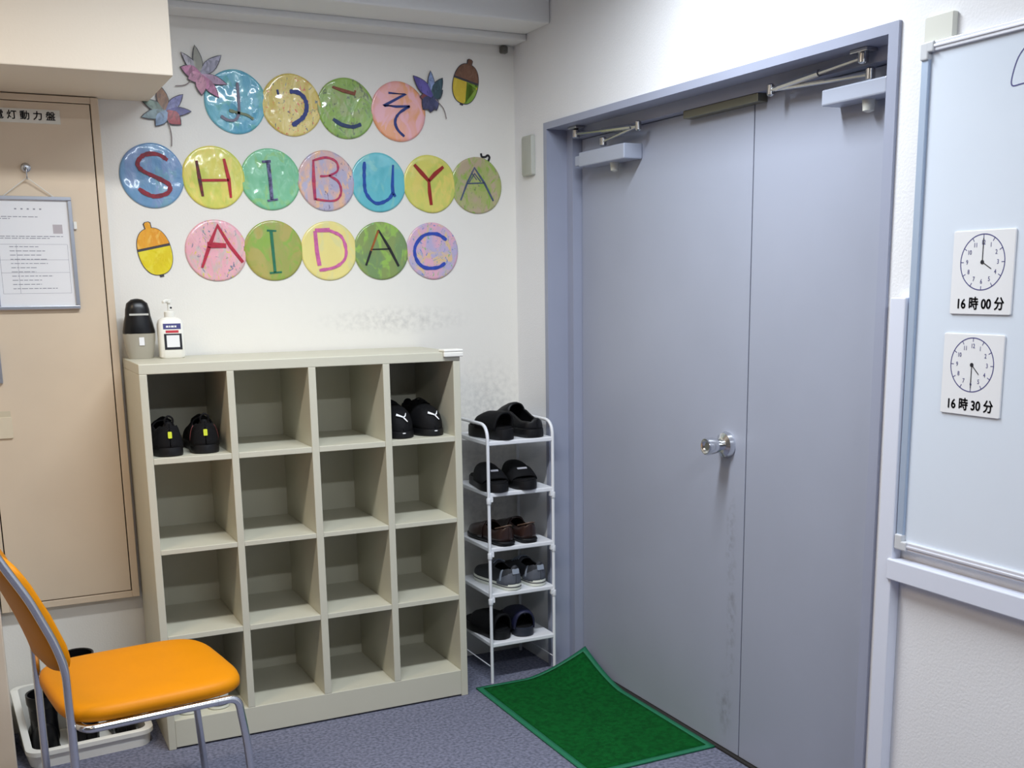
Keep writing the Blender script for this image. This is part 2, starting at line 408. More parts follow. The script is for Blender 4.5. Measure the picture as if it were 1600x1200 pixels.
k_mauve = ink('mauve', 128, 122, 140); k_olive = ink('olive', 120, 132, 100); k_blue = ink('blue', 34, 56, 130); k_rb = ink('redbrown', 140, 74, 44)
k_dblue = ink('darkblue', 36, 60, 104); k_cr = ink('crimson', 150, 22, 44, (110, 20, 40)); k_red = ink('red', 190, 26, 36); k_dred = ink('darkred', 120, 22, 24, (60, 20, 26))
k_nv = ink('navyfleck', 46, 38, 84, (120, 120, 160)); k_mag = ink('magenta', 164, 40, 96, (200, 66, 84)); k_rblue = ink('royal', 20, 76, 170); k_brick = ink('brick', 160, 32, 24)
k_slate = ink('slate', 78, 92, 122); k_rose = ink('rose', 190, 34, 64); k_teal = ink('teal', 34, 120, 88); k_pink = ink('pink', 216, 108, 170); k_or = ink('rust', 170, 96, 36); k_bl = ink('black', 30, 28, 32); k_ult = ink('ultramarine', 48, 78, 184)
CT = C(40, 44, 60)
Z1, Z2, Z3 = 2.104, 1.854, 1.612
disc('letter_disc', -1.052, Z1, paint(C(96, 172, 200), C(120, 190, 208), C(104, 180, 180), 10, 1, .5), 'light blue disc with a grey hiragana yo under the pink maple leaf',
     [(k_mauve, [([(.09, .6), (.10, .1), (.08, -.35), (-.05, -.57), (-.3, -.58), (-.5, -.47)], .07, T)]), (k_olive, [([(-.22, -.28), (.1, -.35), (.35, -.4), (.55, -.52)], .07, T)])], None, .001, .016, 1, 1.0)
disc('letter_disc', -.859, Z1, paint(C(226, 206, 118), C(220, 196, 100), C(236, 216, 140), 9, 2, .4, (C(60, 90, 110), C(226, 120, 90)), .66), 'yellow disc with a dark blue hiragana u, second in the top row',
     [(k_blue, [([(-.48, .38), (-.42, .39)], .17, F), ([(-.05, .43), (.26, .4), (.46, .19), (.49, -.1), (.35, -.38), (-.02, -.65)], .11, T)])], None, .0012, .014, 2, 0.7)
disc('letter_disc', -.664, Z1, paint(C(146, 182, 84), C(130, 170, 84), C(160, 176, 112), 9, 3, .45, (C(110, 124, 90),), .63), 'green disc with a hiragana ko in red-brown and blue, third in the top row',
     [(k_rb, [([(-.46, .67), (-.1, .57), (.32, .49), (.34, .6)], .08, F)]), (k_dblue, [([(-.48, -.37), (-.2, -.53), (.2, -.59), (.5, -.49)], .10, T)])], None, .001, .012, 3, 0.75)
disc('letter_disc', -.467, Z1, paint(C(236, 160, 112), C(238, 168, 160), C(240, 176, 184), 8, 4, .08), 'orange and pink disc with a blue hiragana so, last in the top row',
     [(k_blue, [([(-.36, .6), (.27, .6), (-.55, .16), (-.1, .16), (.41, .2)], .075, F), ([(.41, .2), (.02, -.04), (-.15, -.32), (-.07, -.6), (.17, -.82)], .075, T)])], None, .0012, .01, 4, 0.12)
disc('letter_disc', -1.341, Z2, paint(C(112, 156, 196), C(132, 158, 200), C(120, 166, 190), 9, 5, .4), 'blue disc with a crimson letter S',
     [(k_cr, [([(.5, .49), (.21, .66), (-.19, .63), (-.42, .38), (-.3, .15), (.16, -.07), (.5, -.27), (.44, -.52), (.04, -.64), (-.25, -.55), (-.45, -.41)], .105, T)])], None, .001, .012, 5, 0.6)
disc('letter_disc', -1.141, Z2, paint(C(232, 222, 104), C(210, 216, 96), C(238, 220, 110), 9, 6, .3), 'yellow disc with a red letter H',
     [(k_dred, [([(-.52, .51), (-.46, -.04), (-.39, -.6)], .10, F)]), (k_red, [([(-.4, -.1), (.48, -.07)], .09, F), ([(.36, .6), (.48, -.04), (.51, -.63)], .10, F)])], None, .0012, .01, 6, 0.4)
disc('letter_disc', -.947, Z2, paint(C(134, 204, 160), C(120, 196, 150), C(140, 200, 130), 9, 7, .4), 'mint green disc with a dark letter I, in the middle row',
     [(k_nv, [([(-.26, .55), (.03, .58)], .09, F), ([(-.06, .55), (-.02, 0), (0, -.67)], .115, F), ([(-.15, -.70), (.2, -.64)], .07, F)])], None, .001, .012, 7, 0.6)
disc('letter_disc', -.748, Z2, paint(C(214, 176, 172), C(180, 174, 200), C(232, 186, 150), 11, 8, .12, (C(120, 110, 140),), .68), 'pink and lilac disc with a red letter B',
     [(k_mag, [([(-.43, .68), (-.45, 0), (-.43, -.64)], .085, F), ([(-.43, .66), (.02, .77), (.37, .64), (.40, .35), (.09, .18), (-.22, .15)], .06, T), ([(.09, .18), (.40, 0), (.50, -.3), (.40, -.56), (.12, -.66), (-.43, -.61)], .06, T)])], None, .0012, .012, 8, 0.2)
disc('letter_disc', -.554, Z2, paint(C(104, 196, 208), C(96, 188, 200), C(124, 200, 200), 7, 9, .1), 'turquoise disc with a blue letter U',
     [(k_rblue, [([(-.49, .68), (-.52, .1), (-.47, -.38), (-.13, -.70), (.3, -.58), (.53, -.33)], .09, T), ([(.55, .61), (.50, -.1), (.51, -.33), (.60, -.46)], .085, F)])], None, .001, .01, 9, 0.2)
disc('letter_disc', -.354, Z2, paint(C(220, 214, 104), C(200, 208, 98), C(230, 214, 110), 10, 10, .15), 'yellow-green disc with a dark red letter Y',
     [(k_brick, [([(-.58, .65), (-.3, .36), (-.05, .11)], .12, F), ([(.52, .61), (.2, .36), (-.05, .11)], .12, F), ([(-.05, .13), (-.03, -.3), (.02, -.72)], .11, F)])], None, .0012, .02, 10, 0.25)
disc('letter_disc', -.165, Z2, paint(C(172, 180, 110), C(186, 168, 140), C(150, 180, 80), 11, 11, .1, (C(100, 110, 90),), .68), 'olive green disc with a slate letter A, last in the middle row',
     [(k_slate, [([(-.65, -.53), (-.38, .08), (-.08, .62), (.3, .1), (.65, -.53)], .055, F), ([(-.4, .06), (.3, .10)], .05, F), ([(-.3, .1), (-.08, .42), (.16, .14)], .035, F), ([(-.2, .45), (.0, .2)], .03, F)])], None, .001, .014, 11, 0.2)
disc('letter_disc', -1.148, Z3, paint(C(240, 176, 188), C(238, 182, 190), C(212, 190, 186), 9, 12, .35, (C(120, 130, 150), C(226, 206, 90)), .66), 'pink disc with a crimson letter A, first in the bottom row',
     [(k_rose, [([(-.5, -.55), (-.2, .2), (.08, .8), (.45, .15), (.84, -.38)], .10, F), ([(-.28, .18), (.32, .16)], .19, F)])], None, .001, .01, 12, 0.5)
disc('letter_disc', -.95, Z3, paint(C(160, 164, 76), C(180, 168, 84), C(140, 176, 60), 9, 13, .08), 'olive disc with a teal letter I, second in the bottom row',
     [(k_teal, [([(-.2, .66), (.12, .65)], .06, F), ([(-.06, .65), (0, -.72)], .10, F), ([(-.18, -.74), (.23, -.71)], .06, F)])], None, .0012, .01, 13, 0.15)
disc('letter_disc', -.75, Z3, paint(C(240, 226, 140), C(238, 222, 136), C(230, 222, 150), 7, 14, .06), 'pale yellow disc with a pink letter D',
     [(k_pink, [([(-.47, .66), (-.44, 0), (-.37, -.5)], .13, F), ([(-.47, .68), (.05, .70)], .16, F), ([(.05, .68), (.45, .48), (.60, .05), (.52, -.31), (.16, -.56), (-.38, -.66)], .085, T)])], None, .001, .01, 14, 0.1)
disc('letter_disc', -.554, Z3, paint(C(136, 156, 84), C(120, 150, 92), C(150, 190, 80), 10, 15, .08, (C(120, 200, 120),), .7), 'moss green disc with a black and rust letter A',
     [(k_bl, [([(-.58, -.5), (-.38, .0)], .085, F), ([(-.08, .72), (.3, .1), (.63, -.53)], .075, F), ([(-.38, .05), (.32, .07)], .05, F)]), (k_or, [([(-.38, .0), (-.08, .70)], .08, F)])], None, .0012, .01, 15, 0.15)
disc('letter_disc', -.352, Z3, paint(C(230, 176, 196), C(190, 178, 212), C(228, 196, 150), 10, 16, .1, (C(110, 140, 200), C(130, 190, 110)), .67), 'pink and lilac disc with a blue letter C, last in the bottom row',
     [(k_ult, [([(.55, .39), (.18, .6), (-.33, .54), (-.67, .14), (-.63, -.3), (-.33, -.58), (.18, -.58), (.48, -.42)], .095, T)])], None, .001, .01, 16, 0.15)

# maple leaves and acorns: cut-outs on the same wall
def lobe_paint(c, seed): 
    c = tuple(v*.8 for v in c[:3])+(1,); c2 = tuple(min(1, v*1.4+.02) for v in c[:3])+(1,); c3 = tuple(v*.7 for v in c[:3])+(1,)
    m = paint(c, c2, c3, 18, seed, .2); m.name = 'leaf_paint'; m.node_tree.nodes['Principled BSDF'].inputs['Coat Weight'].default_value = .12; return m
def maple(x, z, s, label, lobes, stem, yoff):
    o = thing('maple_leaf_cutout', label, 'paper leaf', (x, -yoff, z), BACK, 'paper maple leaves on the wall')
    def lobe(a, l, hw, g):
        a = R(a); d = Vector((cos(a), sin(a))); q = Vector((-d.y, d.x)); l2 = l*s+g
        half = [(.0, .30), (.12, .52), (.26, .80), (.42, 1.0), (.58, .92), (.72, .68), (.86, .36)]
        P = [d*l2*t-q*(hw*s*k+g*.8) for t, k in half]+[d*l2]+[d*l2*t+q*(hw*s*k+g*.8) for t, k in half[::-1]]
        return [(p.x, p.y) for p in P]
    b = bmesh.new()
    for i, (a, l, hw, c) in enumerate(lobes): rings(b, [[(p[0], p[1], zz) for p in lobe(a, l, hw, .0026)] for zz in (0, .0014+i*.00005)])
    obj('dark_edge', b, mat('leaf_edge', C(66, 62, 70), .5), o)
    for i, (a, l, hw, c) in enumerate(lobes):
        obj('lobe', rings(bmesh.new(), [[(p[0], p[1], zz) for p in lobe(a, l, hw, 0)] for zz in (.001, .0024+i*.00007)]), lobe_paint(c, i+x*7), o)
    b = bmesh.new(); tube(b, smooth_path([(p[0]*s, p[1]*s, .0018) for p in stem], 4), .0017, 6)
    obj('stem', b, mat('leaf_stem', C(140, 128, 128), .6), o, True)
    return o
PK = C(186, 110, 150); LG_ = C(176, 170, 180); OLV = C(150, 148, 134)
maple(-1.163, 2.182, .088, 'pink and grey paper maple leaf overlapping the light blue disc', [(131, 1.0, .15, LG_), (98, 1.05, .16, OLV), (43, 1.1, .2, C(160, 156, 178)), (-16, 1.0, .15, C(176, 140, 170)), (-51, 1.0, .18, PK), (-90, .72, .2, C(190, 128, 150)), (162, .75, .22, PK), (200, .5, .2, C(196, 130, 160))], [(-.35, -.22), (-.6, -.4), (-.95, -.45)], .0065)
maple(-1.281, 2.060, .088, 'green, red and blue paper maple leaf left of the top row', [(157, .95, .17, C(110, 132, 118)), (104, 1.0, .2, C(140, 96, 62)), (45, .9, .17, C(112, 112, 164)), (3, .9, .15, C(66, 58, 140)), (-42, .66, .26, C(160, 36, 48)), (195, .95, .17, C(104, 130, 134)), (232, .68, .2, C(110, 138, 170))], [(.02, -.3), (.12, -.8), (.10, -1.25)], .0055)
maple(-.338, 2.163, .088, 'dark blue and purple paper maple leaf right of the orange disc', [(92, 1.0, .15, C(140, 160, 206)), (57, .9, .20, C(50, 84, 98)), (30, .55, .22, C(50, 84, 98)), (185, .52, .18, C(136, 64, 72)), (232, .66, .26, C(56, 58, 104)), (262, .62, .24, C(52, 54, 100)), (290, .55, .2, C(60, 66, 110)), (136, 1.1, .22, C(92, 80, 164))], [(.15, -.1), (.5, -.45), (.62, -.85)], .0065)
def acorn(x, z, rot, s, capm, nutm, nut2, label, edge=.03, nub=True):
    o = thing('acorn_cutout', label, 'paper acorn', (x, -.001, z), BACK, 'paper acorns on the wall')
    def fin(pts): return [(p[0]*cos(R(rot))*s-p[1]*sin(R(rot))*s, p[0]*sin(R(rot))*s+p[1]*cos(R(rot))*s) for p in pts]
    def body(g=0): return [((.56+g)*math.copysign(abs(cos(a))**.82, cos(a)), -.04+(.80+g)*math.copysign(abs(sin(a))**.95, sin(a))) for a in (2*pi*k/60 for k in range(60))]
    def sl(p, z0, z1): return slab(bmesh.new(), fin(p), [(z0, 1), (z1, 1)])
    def cut(pts, f): return [p for p in pts if f(p)]
    stem = [(-.09, .70), (.09, .70), (.10, .92), (.05, .97), (-.05, .97), (-.10, .92)]
    ed = bmesh.new()
    for p in (body(edge), [(q[0]*1.35, q[1]+.02) for q in stem]): add_bm(ed, sl(p, 0, .0014))
    if nub: add_bm(ed, sl([(-.08, -.80), (.08, -.80), (.07, -.93), (-.07, -.93)], 0, .0014))
    obj('dark_edge', ed, mat('leaf_edge', C(66, 62, 70)), o)
    low = cut(body(), lambda p: p[1] <= .06)
    obj('nut', sl(low, .001, .0022), nutm, o)
    if nut2: obj('nut_half', sl([(.03, .05)]+[p for p in low if p[0] >= .03], .001, .0025), nut2, o, label='green half of the nut')
    obj('cap', sl(cut(body(), lambda p: p[1] > .06)[::1], .001, .003), capm, o); obj('cap_stem', sl(stem, .001, .0031), capm, o)
acorn(-.200, 2.220, -14, .088, paint(C(120, 76, 50), C(104, 62, 38), C(130, 90, 64), 20, 31, .05), paint(C(214, 186, 20), C(206, 172, 16), C(222, 196, 40), 12, 32, .05), paint(C(130, 176, 24), C(120, 164, 20), C(140, 170, 50), 12, 33, .05), 'paper acorn with a brown cap and a yellow and green nut, near the corner')
acorn(-1.352, 1.612, 12, .096, paint(C(240, 172, 44), C(236, 160, 40), C(244, 190, 80), 14, 34, .4), paint(C(236, 216, 30), C(230, 206, 24), C(240, 224, 60), 12, 35, .4), None, 'orange and yellow paper acorn left of the bottom row', .02)
sq = thing('squiggle_cutout', 'small black squiggle above the olive green disc', 'paper squiggle', (-.122, -.001, 1.952), BACK)
b = bmesh.new(); P = smooth_path([(-.022, .020, 0), (-.018, .008, 0), (-.004, .008, 0), (.006, .014, 0), (.013, .006, 0), (.008, -.008, 0), (.012, -.018, 0), (.020, -.016, 0)], 4)
ribbon(b, [(p.x, p.y) for p in P], .0075, 0, .002); obj('squiggle', b, k_bl, sq)
wh = thing('wall_clip', 'small dark clip high in the corner under the beam', 'clip', (-.045, -.001, 2.352), BACK)
obj('clip_body', slab(bmesh.new(), rrect(-.014, .014, -.018, .008, .006), [(0, 1), (.014, 1), (.022, .7)]), mat('clip_grey', C(96, 94, 88), .5), wh)
pl = thing('switch_cover', 'narrow grey cover plate on the right wall beside the door frame', 'cover plate', (-.0005, -.130, 1.955), RIGHT)
obj('plate', slab(bmesh.new(), rrect(-.042, .042, -.072, .072, .006), [(0, 1), (.012, 1), (.016, .93)]), GREYP, pl, True)
pl = thing('blank_cover', 'square pale cover plate on the wall above the whiteboard', 'cover plate', (-.0005, -2.12, 1.995), RIGHT)
obj('plate', slab(bmesh.new(), rrect(-.040, .040, -.047, .047, .004), [(0, 1), (.010, 1), (.013, .96)]), BEIGEP, pl, True)

# ------------------------------------------------------------------ whiteboard and clock cards
wb = thing('whiteboard', 'large whiteboard in an aluminium frame on the right wall, over the white rail', 'whiteboard', (-.001, -2.086, .862), RIGHT)
WW, WH, t = 1.8, 1.125, .020
obj('writing_surface', BX(t*.6, WW-t*.6, t*.6, WH-t*.6, .002, .014), WBOARD, wb)
for a in ((t, WW-t, 0, t), (t, WW-t, WH-t, WH), (0, t, t, WH-t), (WW-t, WW, t, WH-t)):
    b = BX(a[0], a[1], a[2], a[3], 0, .022)
    if a[1]-a[0] > t: box(b, a[0], a[1], a[2]+(t*.35), a[3]-t*.35, .022, .025)
    obj('frame_rail', b, ALUB if a[1]-a[0] < .1 else mat('rail_white', C(226, 228, 238), .35, .3), wb, bevel=.0015)
for cx, cy in ((0, 0), (0, WH-.036), (WW-.036, 0), (WW-.036, WH-.036)):
    b = bmesh.new(); s = .036
    if cx == 0: box(b, -.001, t+.001, cy-.0, cy+s, 0, .027)
    else: box(b, cx+s-t-.001, cx+s+.001, cy, cy+s, 0, .027)
    yy = (cy-.001, cy+t+.001) if cy == 0 else (cy+s-t-.001, cy+s+.001)
    box(b, cx, cx+s, yy[0], yy[1], 0, .0268)
    obj('corner_cap', b, mat('cap_grey', C(206, 208, 212), .45), wb, bevel=.003)
b = bmesh.new()
for P in ([(.272, 1.078), (.25, 1.055), (.238, 1.02), (.240, 1.003), (.262, 1.003), (.300, 1.004), (.34, .998)], [(.272, 1.078), (.32, 1.095), (.37, 1.08)], [(.276, 1.002), (.272, .985), (.28, .97), (.30, .962)], [(.277, 1.03), (.283, 1.045), (.30, 1.05)]):
    P = smooth_path([(p[0], p[1], 0) for p in P], 5); ribbon(b, [(p.x, p.y) for p in P], .0028, .014, .0145)
obj('marker_drawing', b, INKL, wb)
def card(y, z, rot, txt, hh, mm, label):
    c = thing('clock_card', label, 'clock card', (-.0155, y, z), (pi/2, 0, -pi/2), 'clock cards on the whiteboard')
    W, H = .0805, .087
    pl_ = obj('card', slab(bmesh.new(), rrect(-W, W, -H, H, .003), [(0, 1), (.0028, 1), (.0035, .99)]), PAPER, c)
    b = bmesh.new(); cy = .0215; r = .0575
    P = [(r*cos(2*pi*k/48), cy+r*sin(2*pi*k/48)) for k in range(49)]; ribbon(b, P, .0022, .0035, .0038)
    for k in range(12):
        a = pi/2-2*pi*k/12; ribbon(b, [(cos(a)*r*.86, cy+sin(a)*r*.86), (cos(a)*r, cy+sin(a)*r)], .0016, .0035, .0038)
        add_bm(b, text_bm(str(k or 12), .0135, cos(a)*r*.70, cy+sin(a)*r*.70, .0037, sx=.8))
    obj('clock_face', b, INKL, c)
    b = bmesh.new()
    for ang, l in ((mm/60, .86), ((hh+mm/60)/12, .48)):
        a = pi/2-2*pi*ang; ribbon(b, [(0, cy), (cos(a)*r*l, cy+sin(a)*r*l)], .0018, .0037, .0042)
    lathe(b, [(0, .0037), (.0045, .0037), (.0045, .0044), (0, .0044)], 16, (0, cy, 0))
    obj('clock_hands', b, INK, c)
    b = text_bm(txt, .0285, 0, -.066, .0038, bold=.0007, sx=.92); obj('time_text', b, INK, c)
    c.rotation_euler = (pi/2, R(rot), -pi/2)
    return c
card(-2.2835, 1.4985, 0, '16 時 00 分', 4, 0, 'white clock card showing four o\'clock, the upper of two on the whiteboard')
card(-2.2735, 1.283, 0, '16 時 30 分', 4, 30, 'white clock card showing half past four, the lower of two on the whiteboard')

# ------------------------------------------------------------------ shoe cabinet
cb_ = thing('shoe_cabinet', 'cream steel shoe cabinet with sixteen open cubbies against the back wall', 'shoe cabinet', (-.952, -.209, 0))
def cbx(x0, x1, y0, y1, z0, z1): return BX(x0+.952, x1+.952, y0+.209, y1+.209, z0, z1)
CX0, CX1, CF, CB, CH = -1.4847, -.4196, -.403, -.012, 1.259
cols = [(-1.461, -1.221), (-1.198, -.958), (-.933, -.702), (-.678, -.4455)]
obj('side_panel', cbx(CX0, -1.461, CF, CB, 0, CH-.0315), CAB, cb_, bevel=.002)
obj('side_panel', cbx(-.4455, CX1, CF, CB, 0, CH-.0315), CAB, cb_, bevel=.002)
obj('top_panel', cbx(CX0, CX1, CF, CB, CH-.0315, CH), CAB, cb_, bevel=.002)
obj('back_panel', cbx(-1.461, -.4455, CB-.012, CB, .0, CH-.0315), CAB, cb_)
obj('base_plinth', cbx(-1.461, -.4455, CF, CB-.012, 0.006, .1), CAB, cb_, bevel=.002)
for (a, b_), (c, d) in zip(cols, cols[1:]): obj('divider', cbx(b_, c, CF, CB-.012, .1, CH-.0315), CAB, cb_, bevel=.0015)
for a, b_ in cols:
    for z0, z1 in ((.368, .386), (.655, .6715), (.946, .965)):
        obj('shelf', cbx(a, b_, CF+.001, CB-.012, z0, z1), CAB, cb_, bevel=.0015)
cg = thing('corner_guard', 'white cushioned corner guard on the top right corner of the shoe cabinet', 'corner guard', (-.45, -.409, 1.2595))
b = bmesh.new(); box(b, -.034, .038, -.008, .045, 0, .009); box(b, -.034, .038, -.008, .0045, -.017, .0); box(b, .0312, .038, .0045, .045, -.017, 0)
obj('guard', b, PLASTICW, cg, bevel=.004)

# dispenser and sanitizer bottle
dp = thing('hand_dispenser', 'black-topped dispenser with a frosted base, beside the white pump bottle', 'dispenser', (-1.434, -.09, 1.2595))
def oval(rx, ry, n=28, e=.8):
    f = lambda v: math.copysign(abs(v)**e, v)
    return [(rx*f(cos(2*pi*k/n)), ry*f(sin(2*pi*k/n))) for k in range(n)]
b = rings(bmesh.new(), [[(x, y, z) for x, y in oval(rx, ry)] for z, rx, ry in ((0, .038, .028), (.02, .044, .032), (.06, .050, .035), (.082, .051, .036))]); obj('frosted_base', b, FROST, dp, True)
b = rings(bmesh.new(), [[(x, y, z) for x, y in oval(rx, ry)] for z, rx, ry in ((.083, .051, .037), (.09, .051, .037), (.115, .046, .035), (.14, .040, .032), (.16, .038, .030), (.18, .033, .026), (.192, .018, .015), (.195, .004, .004))]); bt = obj('black_top', b, BLACKG, dp, True)
obj('grey_band', BX(-.030, .030, -.0335, -.0305, .141, .147), mat('band_grey', C(196, 196, 190), .4), bt)
obj('sticker', BX(-.006, .010, -.037, -.0335, .044, .070), PAPER, dp)
sb = thing('sanitizer_bottle', 'white pump bottle with blue, red and black labels on the shoe cabinet', 'bottle', (-1.338, -.12, 1.2595))
b = bmesh.new()
rs = [[(x, y, z) for x, y in rrect(-rx, rx, -ry, ry, min(rx, ry)*.6, 4)] for z, rx, ry in ((0, .036, .024), (.004, .040, .027), (.05, .0415, .028), (.11, .0415, .028), (.124, .037, .025), (.131, .026, .019), (.134, .015, .013))]
obj('bottle', rings(b, rs), PLASTICW, sb, True)
obj('pump_collar', lathe(bmesh.new(), [(.016, .133), (.017, .136), (.017, .150), (.014, .153), (.007, .154)], 20), PLASTICW, sb, True)
b = lathe(bmesh.new(), [(.005, .153), (.005, .178), (.011, .180), (.012, .190), (.008, .193), (0, .193)], 16); tube(b, [(0, 0, .186), (-.012, -.014, .187), (-.022, -.026, .182)], [.007, .006, .0045], 8)
obj('pump_head', b, PLASTICW, sb, True); obj('red_dot', lathe(bmesh.new(), [(0, -.0175), (.0035, -.0172), (.0035, -.016), (0, -.015)], 10, (.004, 0, .164), 'y'), INK, sb)
lb = obj('label_strip', BX(-.027, .029, -.0287, -.0278, .095, .113), BLUEL, sb)
b = bmesh.new()
for k, (u, l) in enumerate(((-.018, .008), (-.008, .004), (-.002, .009), (.009, .006))): box(b, u, u+l, -.0291, -.0286, .1005, .1065)
obj('white_marks', b, PAPER, lb)
obj('label_strip', BX(-.02, .021, -.0287, -.0278, .083, .091), RED, sb, label='red label strip')
l2 = obj('label_square', BX(-.026, .030, -.0287, -.0278, .028, .080), INK, sb, label='black square label'); obj('label_paper', BX(-.0185, .0225, -.0292, -.0286, .036, .075), PAPER, l2)

# ------------------------------------------------------------------ shoe rack
rk = thing('shoe_rack', 'narrow white five-tier shoe rack between the cabinet and the door', 'shoe rack', (-.157, -.18, 0))
def rx(p): return (p[0]+.157, p[1]+.18, p[2])
RX0, RX1, RY0, RY1 = -.290, -.024, -.335, -.035
RZ = [.925, .734, .526, .350, .156]
for x in (RX0, RX1):
    b = bmesh.new(); tube(b, fillet([rx((x, RY0, .0)), rx((x, RY0, .985)), rx((x, RY1, .985)), rx((x, RY1, 0))], .06, 7), .0062, 10)
    obj('side_frame', b, WHITE, rk, True)
    b = bmesh.new(); tube(b, [rx((x, RY0, .062)), rx((x, RY1, .062))], .0022, 6); obj('side_wire', b, WHITE, rk, True)
for z in RZ:
    b = bmesh.new(); box(b, RX0+.157-.002, RX1+.157+.002, RY0+.18-.004, RY1+.18+.004, z-.016, z)
    obj('shelf', b, WHITE, rk, bevel=.003)
for x, sx_ in ((RX0, 1), (RX1, -1)):
    for y in (RY0, RY1):
        for z in (RZ[1], RZ[2], RZ[3]):
            b = lathe(bmesh.new(), [(.0085, 0), (.0092, .002), (.0092, .020), (.0085, .022)], 12, rx((x, y, z-.041))); box(b, min(x, x+.014*sx_)+.157, max(x, x+.014*sx_)+.157, y+.18-.007, y+.18+.007, z-.033, z-.0155)
            obj('connector', b, WHITE, rk, True)

# ------------------------------------------------------------------ shoes
WT = [(0, 0), (.006, .22), (.02, .42), (.05, .66), (.1, .78), (.18, .84), (.35, .82), (.5, .88), (.65, .98), (.74, 1.0), (.84, .92), (.91, .76), (.96, .54), (.99, .26), (1, 0)]
def soleline(L, W, side=1, n=22):
    T_ = [.5-.5*cos(pi*k/n) for k in range(n+1)]
    bend = lambda t: side*W*.10*sin(pi*t)*(-1 if t < .0 else 1)*sin(pi*t*.9)
    right = [(interp(WT, t)*W+bend(t), t*L) for t in T_]; left = [(-interp(WT, t)*W+bend(t), t*L) for t in T_]
    return right+left[::-1][1:-1], bend
def sole(L, W, z0, z1, side, grow=1.04):
    pts, _ = soleline(L, W, side); m = (z0+z1)/2
    return slab(bmesh.new(), pts, [(z0, grow*.96), (z0+.003, grow*.995), (m, grow), (z1-.002, grow*.985), (z1, grow*.95)])
def upper(L, W, zs, ht, side, o0, o1, a0=R(48), n=26, m=18, t0=0, t1=1, e=.75):
    b = bmesh.new(); _, bend = soleline(L, W, side)
    T_ = [t0+(t1-t0)*(.5-.5*cos(pi*k/n)) for k in range(n+1)]
    f = lambda v, ee: math.copysign(abs(v)**ee, v)
    g = []
    for t in T_:
        w = max(interp(WT, t), .02)*W; h = interp(ht, t); ring = []
        for j in range(m+1):
            a = pi*j/m; ring.append(b.verts.new((bend(t)+w*f(cos(a), e), t*L, zs+h*f(sin(a), .8))))
        g.append(ring)
    for i in range(n):
        tm = (T_[i]+T_[i+1])/2
        for j in range(m):
            am = pi*(j+.5)/m
            if o0 < tm < o1 and a0 < am < pi-a0: continue
            b.faces.new((g[i][j], g[i][j+1], g[i+1][j+1], g[i+1][j]))
    bmesh.ops.remove_doubles(b, verts=b.verts, dist=.0002)
    for v in [v for v in b.verts if not v.link_faces]: b.verts.remove(v)
    return b
def solid(o, t=.003, off=-1):
    m = o.modifiers.new('thickness', 'SOLIDIFY'); m.thickness = t; m.offset = off; return o
def shoe_root(name, label, loc, rz, cat='shoe', group=None): return thing(name, label, cat, loc, (0, 0, R(rz)), group)
